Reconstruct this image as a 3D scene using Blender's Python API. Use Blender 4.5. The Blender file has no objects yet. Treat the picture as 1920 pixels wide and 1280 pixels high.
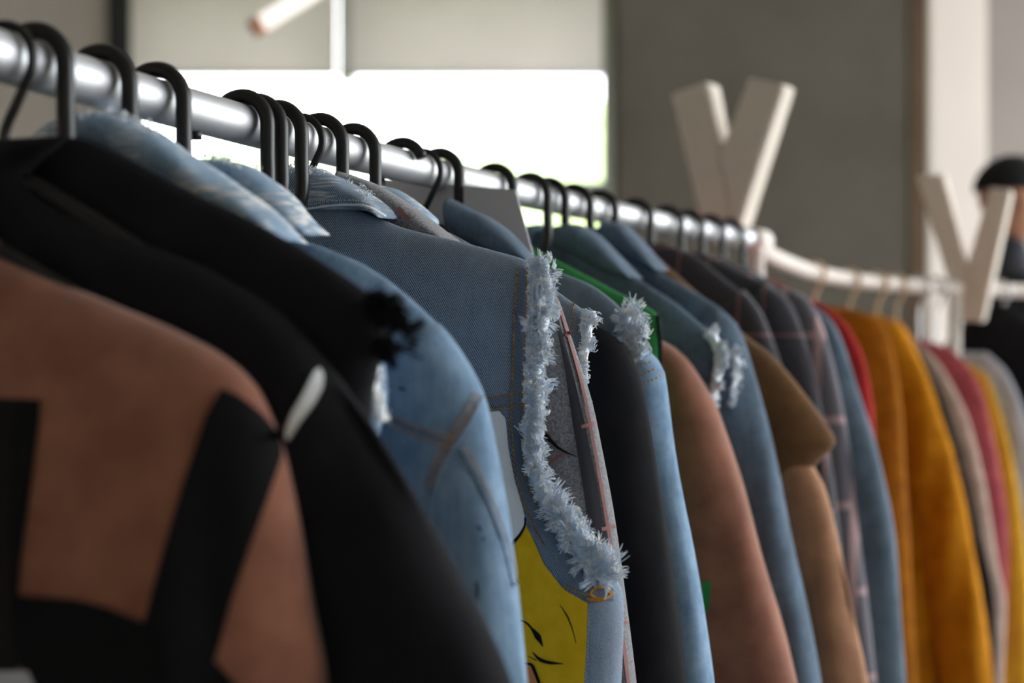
import bpy, bmesh, math, random
import numpy as np
from mathutils import Vector, Matrix, noise
from mathutils.bvhtree import BVHTree

# ------------------------------------------------------------------ camera, light, exposure
F = 2667.0            # focal length in pixels of the 1920x1280 frame (50 mm on 36 mm)
CZ = 1.35             # camera height
RZ = 1.55             # rail height
scene = bpy.context.scene
cam_d = bpy.data.cameras.new('camera')
cam_d.sensor_width = 36.0; cam_d.lens = 50.0
cam_d.clip_start = 0.05; cam_d.clip_end = 200
cam_d.dof.use_dof = True
cam_d.dof.focus_distance = 1.37
cam_d.dof.aperture_fstop = 2.6
cam_d.dof.aperture_blades = 0
cam = bpy.data.objects.new('camera', cam_d)
cam.location = (0, 0, CZ); cam.rotation_euler = (math.pi/2, 0, 0)
scene.collection.objects.link(cam); scene.camera = cam

world = bpy.data.worlds.new('sky'); scene.world = world; world.use_nodes = True
bg = world.node_tree.nodes['Background']
bg.inputs['Color'].default_value = (0.93, 0.97, 1.0, 1); bg.inputs['Strength'].default_value = 5.0

vs = scene.view_settings
vs.view_transform = 'Standard'; vs.look = 'None'; vs.gamma = 1.0; vs.exposure = 0.62
vs.use_curve_mapping = False

C = scene.collection
rng = random.Random(7)

# ------------------------------------------------------------------ materials
def lin(c):
    r = []
    for v in c:
        v = v/255.0
        r.append(v/12.92 if v <= 0.04045 else ((v+0.055)/1.055)**2.4)
    return (r[0], r[1], r[2], 1.0)

class NT:
    def __init__(s, name):
        s.m = bpy.data.materials.new(name); s.m.use_nodes = True
        s.t = s.m.node_tree; s.b = s.t.nodes['Principled BSDF']
    def n(s, typ, **kw):
        nd = s.t.nodes.new(typ)
        for k, v in kw.items(): setattr(nd, k, v)
        return nd
    def l(s, a, b): s.t.links.new(a, b)
    def math(s, op, a, b=None, c=None):
        nd = s.n('ShaderNodeMath', operation=op)
        for i, v in enumerate((a, b, c)):
            if v is None: continue
            if isinstance(v, (int, float)): nd.inputs[i].default_value = v
            else: s.l(v, nd.inputs[i])
        return nd.outputs[0]
    def mix(s, f, a, b):
        nd = s.n('ShaderNodeMix', data_type='RGBA')
        if isinstance(f, (int, float)): nd.inputs['Factor'].default_value = f
        else: s.l(f, nd.inputs['Factor'])
        for v, i in ((a, 6), (b, 7)):
            if isinstance(v, tuple): nd.inputs[i].default_value = v
            else: s.l(v, nd.inputs[i])
        return nd.outputs[2]
    def noise(s, vec, scale, detail=3, rough=0.55):
        nd = s.n('ShaderNodeTexNoise'); nd.inputs['Scale'].default_value = scale
        nd.inputs['Detail'].default_value = detail; nd.inputs['Roughness'].default_value = rough
        if vec is not None: s.l(vec, nd.inputs['Vector'])
        return nd.outputs['Fac']
    def ramp(s, f, a, b):
        nd = s.n('ShaderNodeMapRange'); s.l(f, nd.inputs[0])
        nd.inputs[1].default_value = a; nd.inputs[2].default_value = b
        return nd.outputs[0]
    def bump(s, h, strength, dist=0.001):
        nd = s.n('ShaderNodeBump'); nd.inputs['Strength'].default_value = strength
        nd.inputs['Distance'].default_value = dist
        s.l(h, nd.inputs['Height']); s.l(nd.outputs[0], s.b.inputs['Normal'])

def fabric(name, col, col2=None, rough=0.95, scale=25, sheen=0.15, weave=900):
    t = NT(name); co = t.n('ShaderNodeTexCoord').outputs['Object']
    c1 = lin(col); c2 = lin(col2) if col2 else tuple(x*0.82 for x in c1[:3])+(1,)
    f = t.ramp(t.noise(co, scale), 0.35, 0.65)
    t.l(t.mix(f, c2, c1), t.b.inputs['Base Color'])
    t.b.inputs['Roughness'].default_value = rough
    t.b.inputs['Specular IOR Level'].default_value = 0.15
    t.b.inputs['Sheen Weight'].default_value = sheen
    t.bump(t.noise(co, weave, 2), 0.35, 0.0006)
    return t.m

def denim(name, dark, light, fade=0.5, period=0.0019, weft=(205, 214, 224), streak=0.0, twill=0.22):
    t = NT(name); co = t.n('ShaderNodeTexCoord').outputs['Object']
    sp = t.n('ShaderNodeSeparateXYZ'); t.l(co, sp.inputs[0])
    x, y, z = sp.outputs
    # twill: steep diagonal ridges broken by warp yarns
    d = t.math('ADD', t.math('MULTIPLY', t.math('ADD', x, y), 0.86), t.math('MULTIPLY', z, 0.5))
    wob = t.math('MULTIPLY', t.noise(co, 600, 2), 0.0009)
    ph = t.math('MULTIPLY', t.math('ADD', d, wob), 2*math.pi/period)
    tw = t.math('MULTIPLY_ADD', t.math('SINE', ph), 0.5, 0.5)
    yarn = t.noise(co, 1400, 2)
    twf = t.ramp(t.math('MULTIPLY_ADD', yarn, 0.5, t.math('MULTIPLY', tw, 0.9)), 0.45, 1.15)
    big = t.ramp(t.noise(co, 9, 4, 0.6), 0.5-0.28*fade-0.1, 0.75)
    mid = t.ramp(t.noise(co, 45, 4, 0.65), 0.35, 0.75)
    mp = t.n('ShaderNodeMapping'); mp.inputs['Scale'].default_value = (160, 160, 12); t.l(co, mp.inputs[0])
    slub = t.ramp(t.noise(mp.outputs[0], 1.0, 3), 0.3, 0.75)
    fd = t.math('ADD', t.math('MULTIPLY', big, 0.55), t.math('ADD', t.math('MULTIPLY', mid, 0.4), t.math('MULTIPLY', slub, 0.25)))
    base = t.mix(fd, lin(dark), lin(light))
    col = t.mix(t.math('MULTIPLY', twf, twill), base, lin(weft))
    if streak:
        mp2 = t.n('ShaderNodeMapping'); mp2.inputs['Rotation'].default_value = (0, 0.55, 0)
        mp2.inputs['Scale'].default_value = (40, 60, 420); t.l(co, mp2.inputs[0])
        st = t.ramp(t.noise(mp2.outputs[0], 1.0, 2), 0.42, 0.6)
        zone = t.ramp(t.noise(co, 26, 2), 0.42, 0.6)
        col = t.mix(t.math('MULTIPLY', t.math('MULTIPLY', st, zone), streak), col, lin((235, 232, 228)))
    t.l(col, t.b.inputs['Base Color'])
    t.b.inputs['Roughness'].default_value = 0.9
    t.b.inputs['Specular IOR Level'].default_value = 0.15
    t.b.inputs['Sheen Weight'].default_value = 0.1
    t.bump(t.math('ADD', t.math('MULTIPLY', tw, min(1.0, twill*1.8)), t.math('MULTIPLY', yarn, 0.7)), 0.5, 0.0005)
    return t.m

def plaid(name, base, base2, line, px=0.085, pz=0.11, ox=0.0, oz=0.0, w=0.0035, k=0.75):
    t = NT(name); co = t.n('ShaderNodeTexCoord').outputs['Object']
    sp = t.n('ShaderNodeSeparateXYZ'); t.l(co, sp.inputs[0]); x, y, z = sp.outputs
    def stripe(c, p, o):
        a = t.math('PINGPONG', t.math('ADD', c, o + 10*p), p/2)
        return t.math('LESS_THAN', a, w/2)
    s = t.math('MAXIMUM', stripe(x, px, ox), stripe(z, pz, oz))
    fl = t.ramp(t.noise(co, 700, 3, 0.7), 0.3, 0.7)
    b = t.mix(fl, lin(base), lin(base2))
    t.l(t.mix(t.math('MULTIPLY', s, k), b, lin(line)), t.b.inputs['Base Color'])
    t.b.inputs['Roughness'].default_value = 0.95; t.b.inputs['Sheen Weight'].default_value = 0.3
    t.b.inputs['Specular IOR Level'].default_value = 0.1
    t.bump(t.noise(co, 900, 3), 0.5, 0.0008)
    return t.m

def simple(name, col, rough=0.6, metal=0.0, var=0.1, scale=12, bumps=0.0, spec=0.3):
    t = NT(name); co = t.n('ShaderNodeTexCoord').outputs['Object']
    c = lin(col); c2 = tuple(v*(1-var) for v in c[:3])+(1,)
    nz = t.noise(co, scale, 5)
    t.l(t.mix(t.ramp(nz, 0.3, 0.7), c2, c), t.b.inputs['Base Color'])
    t.b.inputs['Roughness'].default_value = rough; t.b.inputs['Metallic'].default_value = metal
    t.b.inputs['Specular IOR Level'].default_value = spec
    if bumps: t.bump(t.noise(co, scale*6, 4), bumps, 0.004)
    return t.m

def thread_mat(name, a, b):
    t = NT(name); co = t.n('ShaderNodeTexCoord').outputs['Object']
    f = t.ramp(t.noise(co, 170, 2), 0.42, 0.62)
    t.l(t.mix(f, lin(a), lin(b)), t.b.inputs['Base Color'])
    t.b.inputs['Roughness'].default_value = 0.95; t.b.inputs['Specular IOR Level'].default_value = 0.1
    return t.m

M = {}
M['black_fab'] = fabric('black_wool', (31, 31, 35), (26, 26, 30), sheen=0.0)
M['black_fab2'] = fabric('black_cotton', (30, 30, 34), (25, 25, 29), sheen=0.0)
M['brown'] = fabric('terracotta_knit', (154, 102, 82), (134, 86, 69), sheen=0.4)
M['print_black'] = fabric('black_print', (24, 24, 27), (20, 20, 22), sheen=0.02)
M['white_fab'] = fabric('white_cotton', (240, 241, 242), (224, 227, 230))
M['denim_light'] = denim('light_denim', (46, 88, 128), (142, 172, 200), 0.8, weft=(190, 206, 222))
M['denim_light_rip'] = denim('light_ripped_denim', (70, 108, 144), (156, 182, 206), 0.9, streak=0.9)
M['denim_mid'] = denim('mid_blue_denim', (20, 44, 78), (88, 120, 152), 0.5, weft=(206, 216, 226), twill=0.7)
M['denim_mid_rip'] = denim('mid_blue_ripped_denim', (38, 68, 102), (108, 140, 170), 0.5, streak=0.8, twill=0.6)
M['denim_dark'] = denim('dark_seam_denim', (24, 42, 68), (70, 98, 130), 0.3, twill=0.55)
M['denim_grey'] = denim('grey_blue_denim', (62, 80, 98), (112, 130, 148), 0.5)
M['denim_ink'] = denim('ink_blue_denim', (24, 42, 62), (84, 112, 138), 0.5)
M['wool_grey'] = fabric('grey_melange_wool', (140, 140, 145), (96, 97, 102), scale=420, sheen=0.3)
M['charcoal_fab'] = fabric('charcoal_fabric', (50, 50, 58), (42, 42, 50))
M['pink_yarn'] = fabric('pink_yarn', (150, 100, 98), (122, 86, 86))
M['plaid'] = plaid('grey_wool_plaid', (92, 93, 98), (132, 132, 136), (214, 140, 128), ox=0.03, oz=0.03)
M['plaid_dark'] = plaid('charcoal_plaid', (56, 56, 64), (74, 74, 82), (170, 124, 124), 0.1, 0.14, 0.02, 0.05, 0.004, 0.5)
M['plaid_rose'] = plaid('slate_rose_plaid', (84, 84, 94), (112, 108, 116), (200, 164, 164), 0.06, 0.14, 0.0, 0.05, 0.012, 0.6)
M['green'] = fabric('green_felt', (58, 142, 78), (48, 126, 68), sheen=0.1)
M['grey_card'] = simple('grey_card', (196, 197, 208), 0.8, var=0.06)
M['olive'] = fabric('olive_brown_wool', (116, 84, 54), (98, 70, 44))
M['tan'] = fabric('tan_wool', (172, 128, 98), (150, 110, 84))
M['slate'] = fabric('slate_blue_cotton', (104, 122, 138), (86, 104, 120))
M['red'] = fabric('red_cotton', (190, 46, 44), (168, 38, 38))
M['mustard'] = fabric('mustard_wool', (196, 130, 16), (172, 110, 10), sheen=0.05)
M['mustard_dark'] = fabric('ochre_wool', (160, 98, 14), (138, 82, 10), sheen=0.05)
M['beige'] = fabric('beige_rose_wool', (198, 174, 162), (180, 156, 144))
M['pink'] = fabric('dusty_pink_wool', (184, 92, 100), (164, 78, 88))
M['yellow'] = fabric('yellow_cotton', (222, 172, 52), (206, 154, 40))
M['palegrey'] = fabric('pale_grey_cotton', (190, 192, 202), (172, 176, 186))
M['panel_yellow'] = fabric('yellow_applique', (240, 194, 34), (230, 180, 22), scale=60)
M['panel_orange'] = fabric('orange_applique', (224, 146, 82), (210, 132, 70))
M['thread_blue'] = thread_mat('frayed_thread', (216, 231, 249), (255, 255, 254))
M['thread_black'] = thread_mat('black_thread', (20, 20, 22), (32, 32, 34))
M['stitch'] = thread_mat('gold_stitching', (176, 118, 40), (206, 150, 66))
M['stitch_pale'] = thread_mat('pale_stitching', (190, 180, 164), (214, 205, 190))
M['plastic'] = simple('black_plastic', (16, 16, 18), 0.42, var=0.1, spec=0.4)
M['steel'] = simple('brushed_steel', (206, 207, 212), 0.5, 0.75, 0.08, 30)
M['white_metal'] = simple('white_painted_metal', (232, 224, 216), 0.5, var=0.05)
M['wood_hanger'] = simple('pale_wood', (214, 184, 150), 0.6, var=0.15)
M['chrome'] = simple('chrome_wire', (210, 212, 216), 0.25, 0.9, 0.05)
M['letter'] = simple('white_foam_board', (226, 216, 204), 0.8, var=0.05)
M['concrete'] = simple('concrete', (112, 107, 97), 0.9, var=0.3, scale=2.2, bumps=0.4)
M['rust'] = simple('rust_stained_concrete', (112, 92, 74), 0.9, var=0.3, scale=3)
M['plaster'] = simple('off_white_plaster', (242, 232, 224), 0.9, var=0.06, scale=1.5)
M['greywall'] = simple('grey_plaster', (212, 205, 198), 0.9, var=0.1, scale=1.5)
M['greywall_dark'] = simple('dark_grey_plaster', (156, 149, 144), 0.9, var=0.15, scale=1.5)  # darker even tone for the bay right of the window
M['floor'] = simple('polished_concrete_floor', (150, 146, 140), 0.6, var=0.2, scale=1.2)
M['ceil'] = simple('ceiling_paint', (205, 200, 194), 0.9, var=0.08, scale=1)
M['blind'] = simple('roller_blind_cloth', (222, 214, 202), 0.9, var=0.03, scale=3)
def translucent(name, col):
    t = NT(name); co = t.n('ShaderNodeTexCoord').outputs['Object']
    c = t.mix(t.ramp(t.noise(co, 3), 0.3, 0.7), tuple(v*0.96 for v in lin(col)[:3])+(1,), lin(col))
    d = t.n('ShaderNodeBsdfDiffuse'); tr = t.n('ShaderNodeBsdfTranslucent'); mx = t.n('ShaderNodeMixShader')
    mx.inputs[0].default_value = 0.36
    t.l(c, d.inputs[0]); t.l(c, tr.inputs[0]); t.l(d.outputs[0], mx.inputs[1]); t.l(tr.outputs[0], mx.inputs[2])
    t.l(mx.outputs[0], t.t.nodes['Material Output'].inputs[0])
    return t.m
M['blind'] = translucent('roller_blind_cloth', (226, 221, 219))
M['frame_dark'] = simple('dark_window_frame', (52, 54, 56), 0.5)
M['frame_grey'] = simple('grey_window_frame', (170, 170, 172), 0.5)
M['leaf'] = simple('tree_leaves', (196, 212, 160), 0.7, var=0.45, scale=6, bumps=0.5)
M['bark'] = simple('bark', (110, 92, 74), 0.9, var=0.3, scale=9)
M['grass'] = simple('lawn', (190, 204, 150), 0.9, var=0.3, scale=3)
M['paving'] = simple('pale_paving', (196, 190, 186), 0.9, var=0.15, scale=2)
M['skin'] = simple('skin', (206, 150, 122), 0.55, var=0.05)
M['hair'] = simple('black_cap_cloth', (24, 24, 27), 0.8)
M['shirt'] = simple('dark_shirt', (52, 54, 62), 0.9)
M['tube'] = simple('white_tube_glow', (236, 226, 216), 0.5, var=0.04)
_t = M['tube'].node_tree.nodes['Principled BSDF']; _t.inputs['Emission Color'].default_value = (1, 0.93, 0.88, 1); _t.inputs['Emission Strength'].default_value = 0.75  # glow added so the backlit tube looks white
M['copper'] = simple('orange_cap', (214, 150, 110), 0.6)

# ------------------------------------------------------------------ object helpers
def link(name, me, mat, parent=None, smooth=True):
    o = bpy.data.objects.new(name, me); C.objects.link(o)
    if mat is not None: me.materials.append(mat)
    if smooth:
        for p in me.polygons: p.use_smooth = True
    if parent is not None: o.parent = parent
    return o

def mesh(name, V, Fc):
    me = bpy.data.meshes.new(name); me.from_pydata([tuple(v) for v in V], [], Fc); me.update(); return me

def fixn(me):
    bm = bmesh.new(); bm.from_mesh(me); bmesh.ops.recalc_face_normals(bm, faces=bm.faces[:]); bm.to_mesh(me); bm.free(); return me

def tag(o, label, cat, group=None, kind=None):
    if label: o['label'] = label
    if cat: o['category'] = cat
    if group: o['group'] = group
    if kind: o['kind'] = kind
    return o

def box_mesh(name, lo, hi, bev=0.0):
    bm = bmesh.new(); bmesh.ops.create_cube(bm, size=1.0)
    for v in bm.verts:
        v.co = Vector([lo[i] + (v.co[i]+0.5)*(hi[i]-lo[i]) for i in range(3)])
    if bev: bmesh.ops.bevel(bm, geom=bm.edges[:], offset=bev, segments=2, affect='EDGES')
    me = bpy.data.meshes.new(name); bm.to_mesh(me); bm.free(); return me

def box(name, lo, hi, mat, parent=None, bev=0.0, kind=None):
    o = link(name, box_mesh(name, lo, hi, bev), mat, parent, smooth=False)
    if kind: o['kind'] = kind
    return o

def catmull(P, n):
    P = [np.array(p, float) for p in P]
    d = [0.0]
    for a, b in zip(P, P[1:]): d.append(d[-1] + max(1e-9, float(np.linalg.norm(b-a))))
    out = []
    for k in range(n):
        s = d[-1]*k/(n-1)
        i = 0
        while i < len(P)-2 and s > d[i+1]: i += 1
        t = (s-d[i])/(d[i+1]-d[i])
        p0 = P[i-1] if i > 0 else P[i]*2-P[i+1]
        p3 = P[i+2] if i+2 < len(P) else P[i+1]*2-P[i]
        p1, p2 = P[i], P[i+1]
        m1 = (p2-p0)*0.4; m2 = (p3-p1)*0.4
        L = d[i+1]-d[i]
        # limit tangents so that uneven spacing does not overshoot
        for m in (m1, m2):
            q = np.linalg.norm(m)
            if q > L: m *= L/q
        h = (2*t**3-3*t**2+1)*p1 + (t**3-2*t**2+t)*m1 + (-2*t**3+3*t**2)*p2 + (t**3-t**2)*m2
        out.append(h)
    return out

def tube_geo(P, r, sides=8, V=None, Fc=None, cap=True, flat=1.0):
    """sweep a circle along P; r scalar or list"""
    V = [] if V is None else V; Fc = [] if Fc is None else Fc
    P = [Vector(p) for p in P]; n = len(P); b0 = len(V)
    up = None
    for i, p in enumerate(P):
        t = (P[min(i+1, n-1)] - P[max(i-1, 0)])
        if t.length < 1e-9: t = Vector((0, 0, 1))
        t.normalize()
        if up is None:
            up = Vector((0, 1, 0)) if abs(t.y) < 0.9 else Vector((1, 0, 0))
        side = t.cross(up); side.normalize(); u2 = side.cross(t); u2.normalize(); up = u2
        rr = r[i] if isinstance(r, (list, tuple)) else r
        for k in range(sides):
            a = 2*math.pi*k/sides
            V.append(p + side*(math.cos(a)*rr) + u2*(math.sin(a)*rr*flat))
    for i in range(n-1):
        for k in range(sides):
            a = b0+i*sides+k; b = b0+i*sides+(k+1) % sides
            Fc.append((a, b, b+sides, a+sides))
    if cap:
        Fc.append(tuple(b0+k for k in range(sides))[::-1]); Fc.append(tuple(b0+(n-1)*sides+k for k in range(sides)))
    return V, Fc

def tube(name, P, r, mat, parent=None, sides=10, flat=1.0):
    V, Fc = tube_geo(P, r, sides, flat=flat)
    return link(name, mesh(name, V, Fc), mat, parent)

# ------------------------------------------------------------------ the rails: pixel + constant rail height give the depth
def px2w(px, py, Y): return Vector(((px-960)/F*Y, Y, CZ+(640-py)/F*Y))
_Y = np.array([1.0886, 1.235, 1.578, 1.919, 2.30, 2.76]); _X = np.array([-.3265, -.2746, -.146, .0094, .207, .455])
_q = np.polyfit(_Y, _X, 2)
def railX(Y): return float(np.polyval(_q, Y))
def rail_at(px):
    """point of the main rail seen at column px, with the unit direction of the rail"""
    lo, hi = 0.5, 3.2
    for _ in range(60):
        m = (lo+hi)/2
        if railX(m)/m < (px-960)/F: lo = m
        else: hi = m
    s = 2*_q[0]*lo + _q[1]; L = math.hypot(s, 1)
    return (railX(lo), lo), (s/L, 1/L)
R2 = [(1412, 452, 2.80), (1447, 480, 3.00), (1513, 507, 3.20), (1580, 522, 3.33), (1680, 533, 3.44), (1790, 540, 3.50), (1900, 545, 3.55), (2050, 548, 3.58)]
R2W = [px2w(*p) for p in R2]
R2S = [Vector(p) for p in catmull([tuple(p) for p in R2W], 60)]
def rail2_at(px):
    return min(R2S, key=lambda p: abs(960+p.x/p.y*F-px))

# ------------------------------------------------------------------ the place
floor = box('floor', (-5, -4, -0.1), (6, 8.6, 0), M['floor'], kind='structure')
box('ceiling', (-5, -4, 4.2), (6, 8.6, 4.4), M['ceil'], kind='structure')
box('wall_left', (-5.2, -4, 0), (-5, 8.6, 4.2), M['greywall'], kind='structure')
box('wall_behind', (-5, -4.2, 0), (6, -4, 4.2), M['greywall'], kind='structure')
box('shade_wall_right', (6, -4.2, 0), (6.2, -0.2, 4.2), M['greywall'], kind='structure')  # unseen wall, added to keep light off the garment fronts
WY = 8.0
def wx(px): return (px-960)/F*WY
def wz(py): return CZ+(640-py)/F*WY
wf = bpy.data.objects.new('wall_far', None); C.objects.link(wf); wf['kind'] = 'structure'; wf.location = (0, WY, 0)
wf.matrix_world = Matrix.Translation((0, WY, 0))
def wbox(n, x0, x1, z0, z1, m, y0=0.0, y1=0.25): return box(n, (x0, y0, z0), (x1, y1, z1), m, wf)
wbox('solid_bay', -5, wx(205), 0, 4.2, M['greywall'])
wbox('sill_bay', wx(250), wx(1165), 0, 0.9, M['greywall'])
wbox('lintel', wx(250), wx(1165), wz(150)+0.55, 4.2, M['greywall'])
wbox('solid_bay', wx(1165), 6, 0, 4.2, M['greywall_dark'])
win = bpy.data.objects.new('window_1', None); C.objects.link(win); win['kind'] = 'structure'; win.location = (0, WY, 0)
box('mullion', (wx(203), -0.03, 0), (wx(252), 0.2, 4.2), M['frame_dark'], win)
box('transom', (wx(252), 0.05, wz(368)), (wx(1165), 0.15, wz(338)), M['frame_grey'], win)
box('mullion', (wx(636), -0.04, wz(150)), (wx(664), 0.12, 4.2), M['frame_grey'], win)
box('sill', (wx(252), -0.06, 0.88), (wx(1165), 0.22, 0.93), M['frame_grey'], win)
for i, (a, b, lab) in enumerate(((254, 636, 'cream roller blind drawn halfway down beside the dark mullion'), (662, 1160, 'wide cream roller blind drawn halfway down beside the concrete pillar'))):
    e = bpy.data.objects.new('roller_blind', None); C.objects.link(e); e.location = (0, WY, 0)
    tag(e, lab, 'blind', 'roller blinds on the far window')
    box('blind_cloth', (wx(a), -0.10, wz(145)), (wx(b), -0.092, wz(145)+1.25), M['blind'], e)
    box('hem_bar', (wx(a), -0.108, wz(149)), (wx(b), -0.084, wz(141)), M['blind'], e, 0.004)
    tube('roller', [(wx(a), -0.09, wz(145)+1.27), (wx(b), -0.09, wz(145)+1.27)], 0.03, M['frame_grey'], e)
# concrete pillar, white pillar
pil = bpy.data.objects.new('pillar_concrete', None); C.objects.link(pil); pil['kind'] = 'structure'; pil.location = (0, 5.2, 0)
def cx(px, Y): return (px-960)/F*Y
box('shaft', (cx(1152, 5.2), 0, 0), (cx(1712, 5.2), 0.7, 4.2), M['concrete'], pil, 0.015)
box('stained_edge', (cx(1700, 5.2), -0.006, 0), (cx(1738, 5.2), 0.69, 4.2), M['rust'], pil, 0.01)
wp = box('pillar_white', (cx(1742, 7.0), 7.0, 0), (cx(1852, 7.0), 7.3, 4.2), M['plaster'], None, 0.01, kind='structure')

# outdoors: lawn and trees beyond the window
g = box('ground_lawn', (-40, 8.7, -0.3), (40, 60, -0.12), M['grass']); g['kind'] = 'structure'
box('ground_right', (6.1, -30, -0.3), (60, 8.6, -0.12), M['paving'])['kind'] = 'structure'
def tree(x, y, h, r, lab, seed):
    e = bpy.data.objects.new('tree', None); C.objects.link(e); e.location = (x, y, -0.12)
    tag(e, lab, 'tree', 'trees outside the far window')
    bm = bmesh.new(); rr = random.Random(seed)
    for k in range(9):
        a = rr.uniform(0, 6.28); d = rr.uniform(0, r*0.7)
        mt = Matrix.Translation((math.cos(a)*d, math.sin(a)*d, h-r*0.9+rr.uniform(-0.5, 0.7)*r)) 
        ret = bmesh.ops.create_icosphere(bm, subdivisions=4, radius=r*rr.uniform(0.4, 0.65), matrix=mt)
        for v in ret['verts']:
            n = noise.noise(v.co*2.2)*0.35 + noise.noise(v.co*7)*0.16
            v.co += (v.co-mt.translation).normalized()*n*r*0.5
    me = bpy.data.meshes.new('foliage'); bm.to_mesh(me); bm.free()
    link('foliage', me, M['leaf'], e)
    tube('trunk', [(0, 0, 0), (0.05, 0, h*0.4), (0, 0.04, h*0.75)], [0.16, 0.12, 0.06], M['bark'], e)
tree(-3.6, 19, 3.9, 1.7, 'short leafy tree seen beside the dark window mullion', 1)
tree(0.0, 24, 4.6, 1.9, 'leafy tree in the middle of the far window', 2)
tree(1.6, 20, 4.2, 1.8, 'leafy tree seen next to the concrete pillar', 3)
tree(-1.6, 30, 4.8, 2.2, 'distant leafy tree beyond the lawn', 4)

# ------------------------------------------------------------------ rack
rack = bpy.data.objects.new('clothes_rack', None); C.objects.link(rack)
tag(rack, 'long brushed steel clothes rail on posts, bending away to the V boards', 'rack')
P1 = [(railX(y), y, RZ) for y in np.linspace(0.42, 2.80, 60)]
RAD = 0.0185
rl = tube('rail', P1, RAD, M['steel'], rack, 28)
j = Vector(P1[-1])
tube('rail_joint', [j+Vector((-.02, -.04, 0)), j+Vector((.02, .04, 0))], 0.022, M['white_metal'], rack, 20)
tube('curved_rail', R2S, 0.0175, M['white_metal'], rack, 20)
for (x, y, zt) in ((P1[0][0], P1[0][1], RZ), (j.x, j.y, RZ), (R2W[5].x, R2W[5].y, R2W[5].z), (R2W[-1].x, R2W[-1].y, R2W[-1].z)):
    ps = tube('post', [(x, y, 0.02), (x, y, zt)], 0.016, M['white_metal'], rack, 14)
    box('foot', (x-0.2, y-0.04, 0), (x+0.2, y+0.04, 0.02), M['white_metal'], rack, 0.004)
(sx, sy), sd = rail_at(365)
tube('grub_screw', [(sx, sy, RZ-RAD+0.002), (sx, sy, RZ-RAD-0.006)], 0.0065, M['plastic'], rack, 10)

def vboard(name, polys, Y, yaw, thick, lab):
    """V shaped boards, front-face outline in pixels on an upright plane through depth Y, yaw about the vertical"""
    ox = None
    e = bpy.data.objects.new(name, None); C.objects.link(e)
    allp = [p for q in polys for p in q]
    bx_, by_ = max(allp, key=lambda p: p[1])
    o = px2w(bx_, by_, Y); e.location = o; e.rotation_euler = (0, 0, yaw)
    r = (math.cos(yaw), math.sin(yaw)); nrm = (-math.sin(yaw), math.cos(yaw))
    for nm, q in zip(('left_arm', 'right_arm'), polys):
        loc = []
        for (px, py) in q:
            a = (px-960)/F
            u = (a*o.y-o.x)/(r[0]-a*r[1]); yy = o.y+u*r[1]
            loc.append((u, CZ+(640-py)/F*yy-o.z))
        n = len(loc)
        V = [(u, 0, z) for u, z in loc] + [(u, thick, z) for u, z in loc]
        Fc = [tuple(range(n)), tuple(range(2*n-1, n-1, -1))] + [(i, i+n, (i+1) % n+n, (i+1) % n) for i in range(n)]
        me = fixn(mesh(nm, V, Fc))
        bm = bmesh.new(); bm.from_mesh(me); bmesh.ops.bevel(bm, geom=bm.edges[:], offset=0.004, segments=2, affect='EDGES'); bm.to_mesh(me); bm.free()
        link(nm, me, M['letter'], e, smooth=False)
    tag(e, lab, 'sign')
    return e
vboard('v_board', ([(1257, 175), (1326, 152), (1350, 285), (1378, 432), (1318, 440)], [(1350, 285), (1403, 144), (1470, 158), (1382, 436), (1372, 436)]), 2.86, -0.62, 0.058,
       'thick white V shaped board standing above the rail in front of the concrete pillar')
vboard('v_board', ([(1718, 330), (1768, 325), (1812, 500), (1838, 602), (1800, 602)], [(1812, 500), (1856, 350), (1896, 356), (1842, 604), (1830, 604)]), 3.47, -0.5, 0.05,
       'thick white V shaped board standing on the white curved rail')

# hanging tube near the ceiling
tb = bpy.data.objects.new('hanging_tube', None); C.objects.link(tb)
tag(tb, 'slanting white tube with added glow and an orange end hanging from the ceiling', 'hanging tube')
a_, b_ = px2w(486, 47, 4.6), px2w(760, -125, 4.6)
tube('rod', [a_, b_], 0.028, M['tube'], tb, 16)
tube('end_cap', [a_-(b_-a_).normalized()*0.03, a_+(b_-a_).normalized()*0.012], 0.03, M['copper'], tb, 16)
for f_ in (0.55, 0.9):
    p_ = a_.lerp(b_, f_); tube('cord', [p_, (p_.x, p_.y, 4.2)], 0.003, M['frame_dark'], tb, 6)

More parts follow.
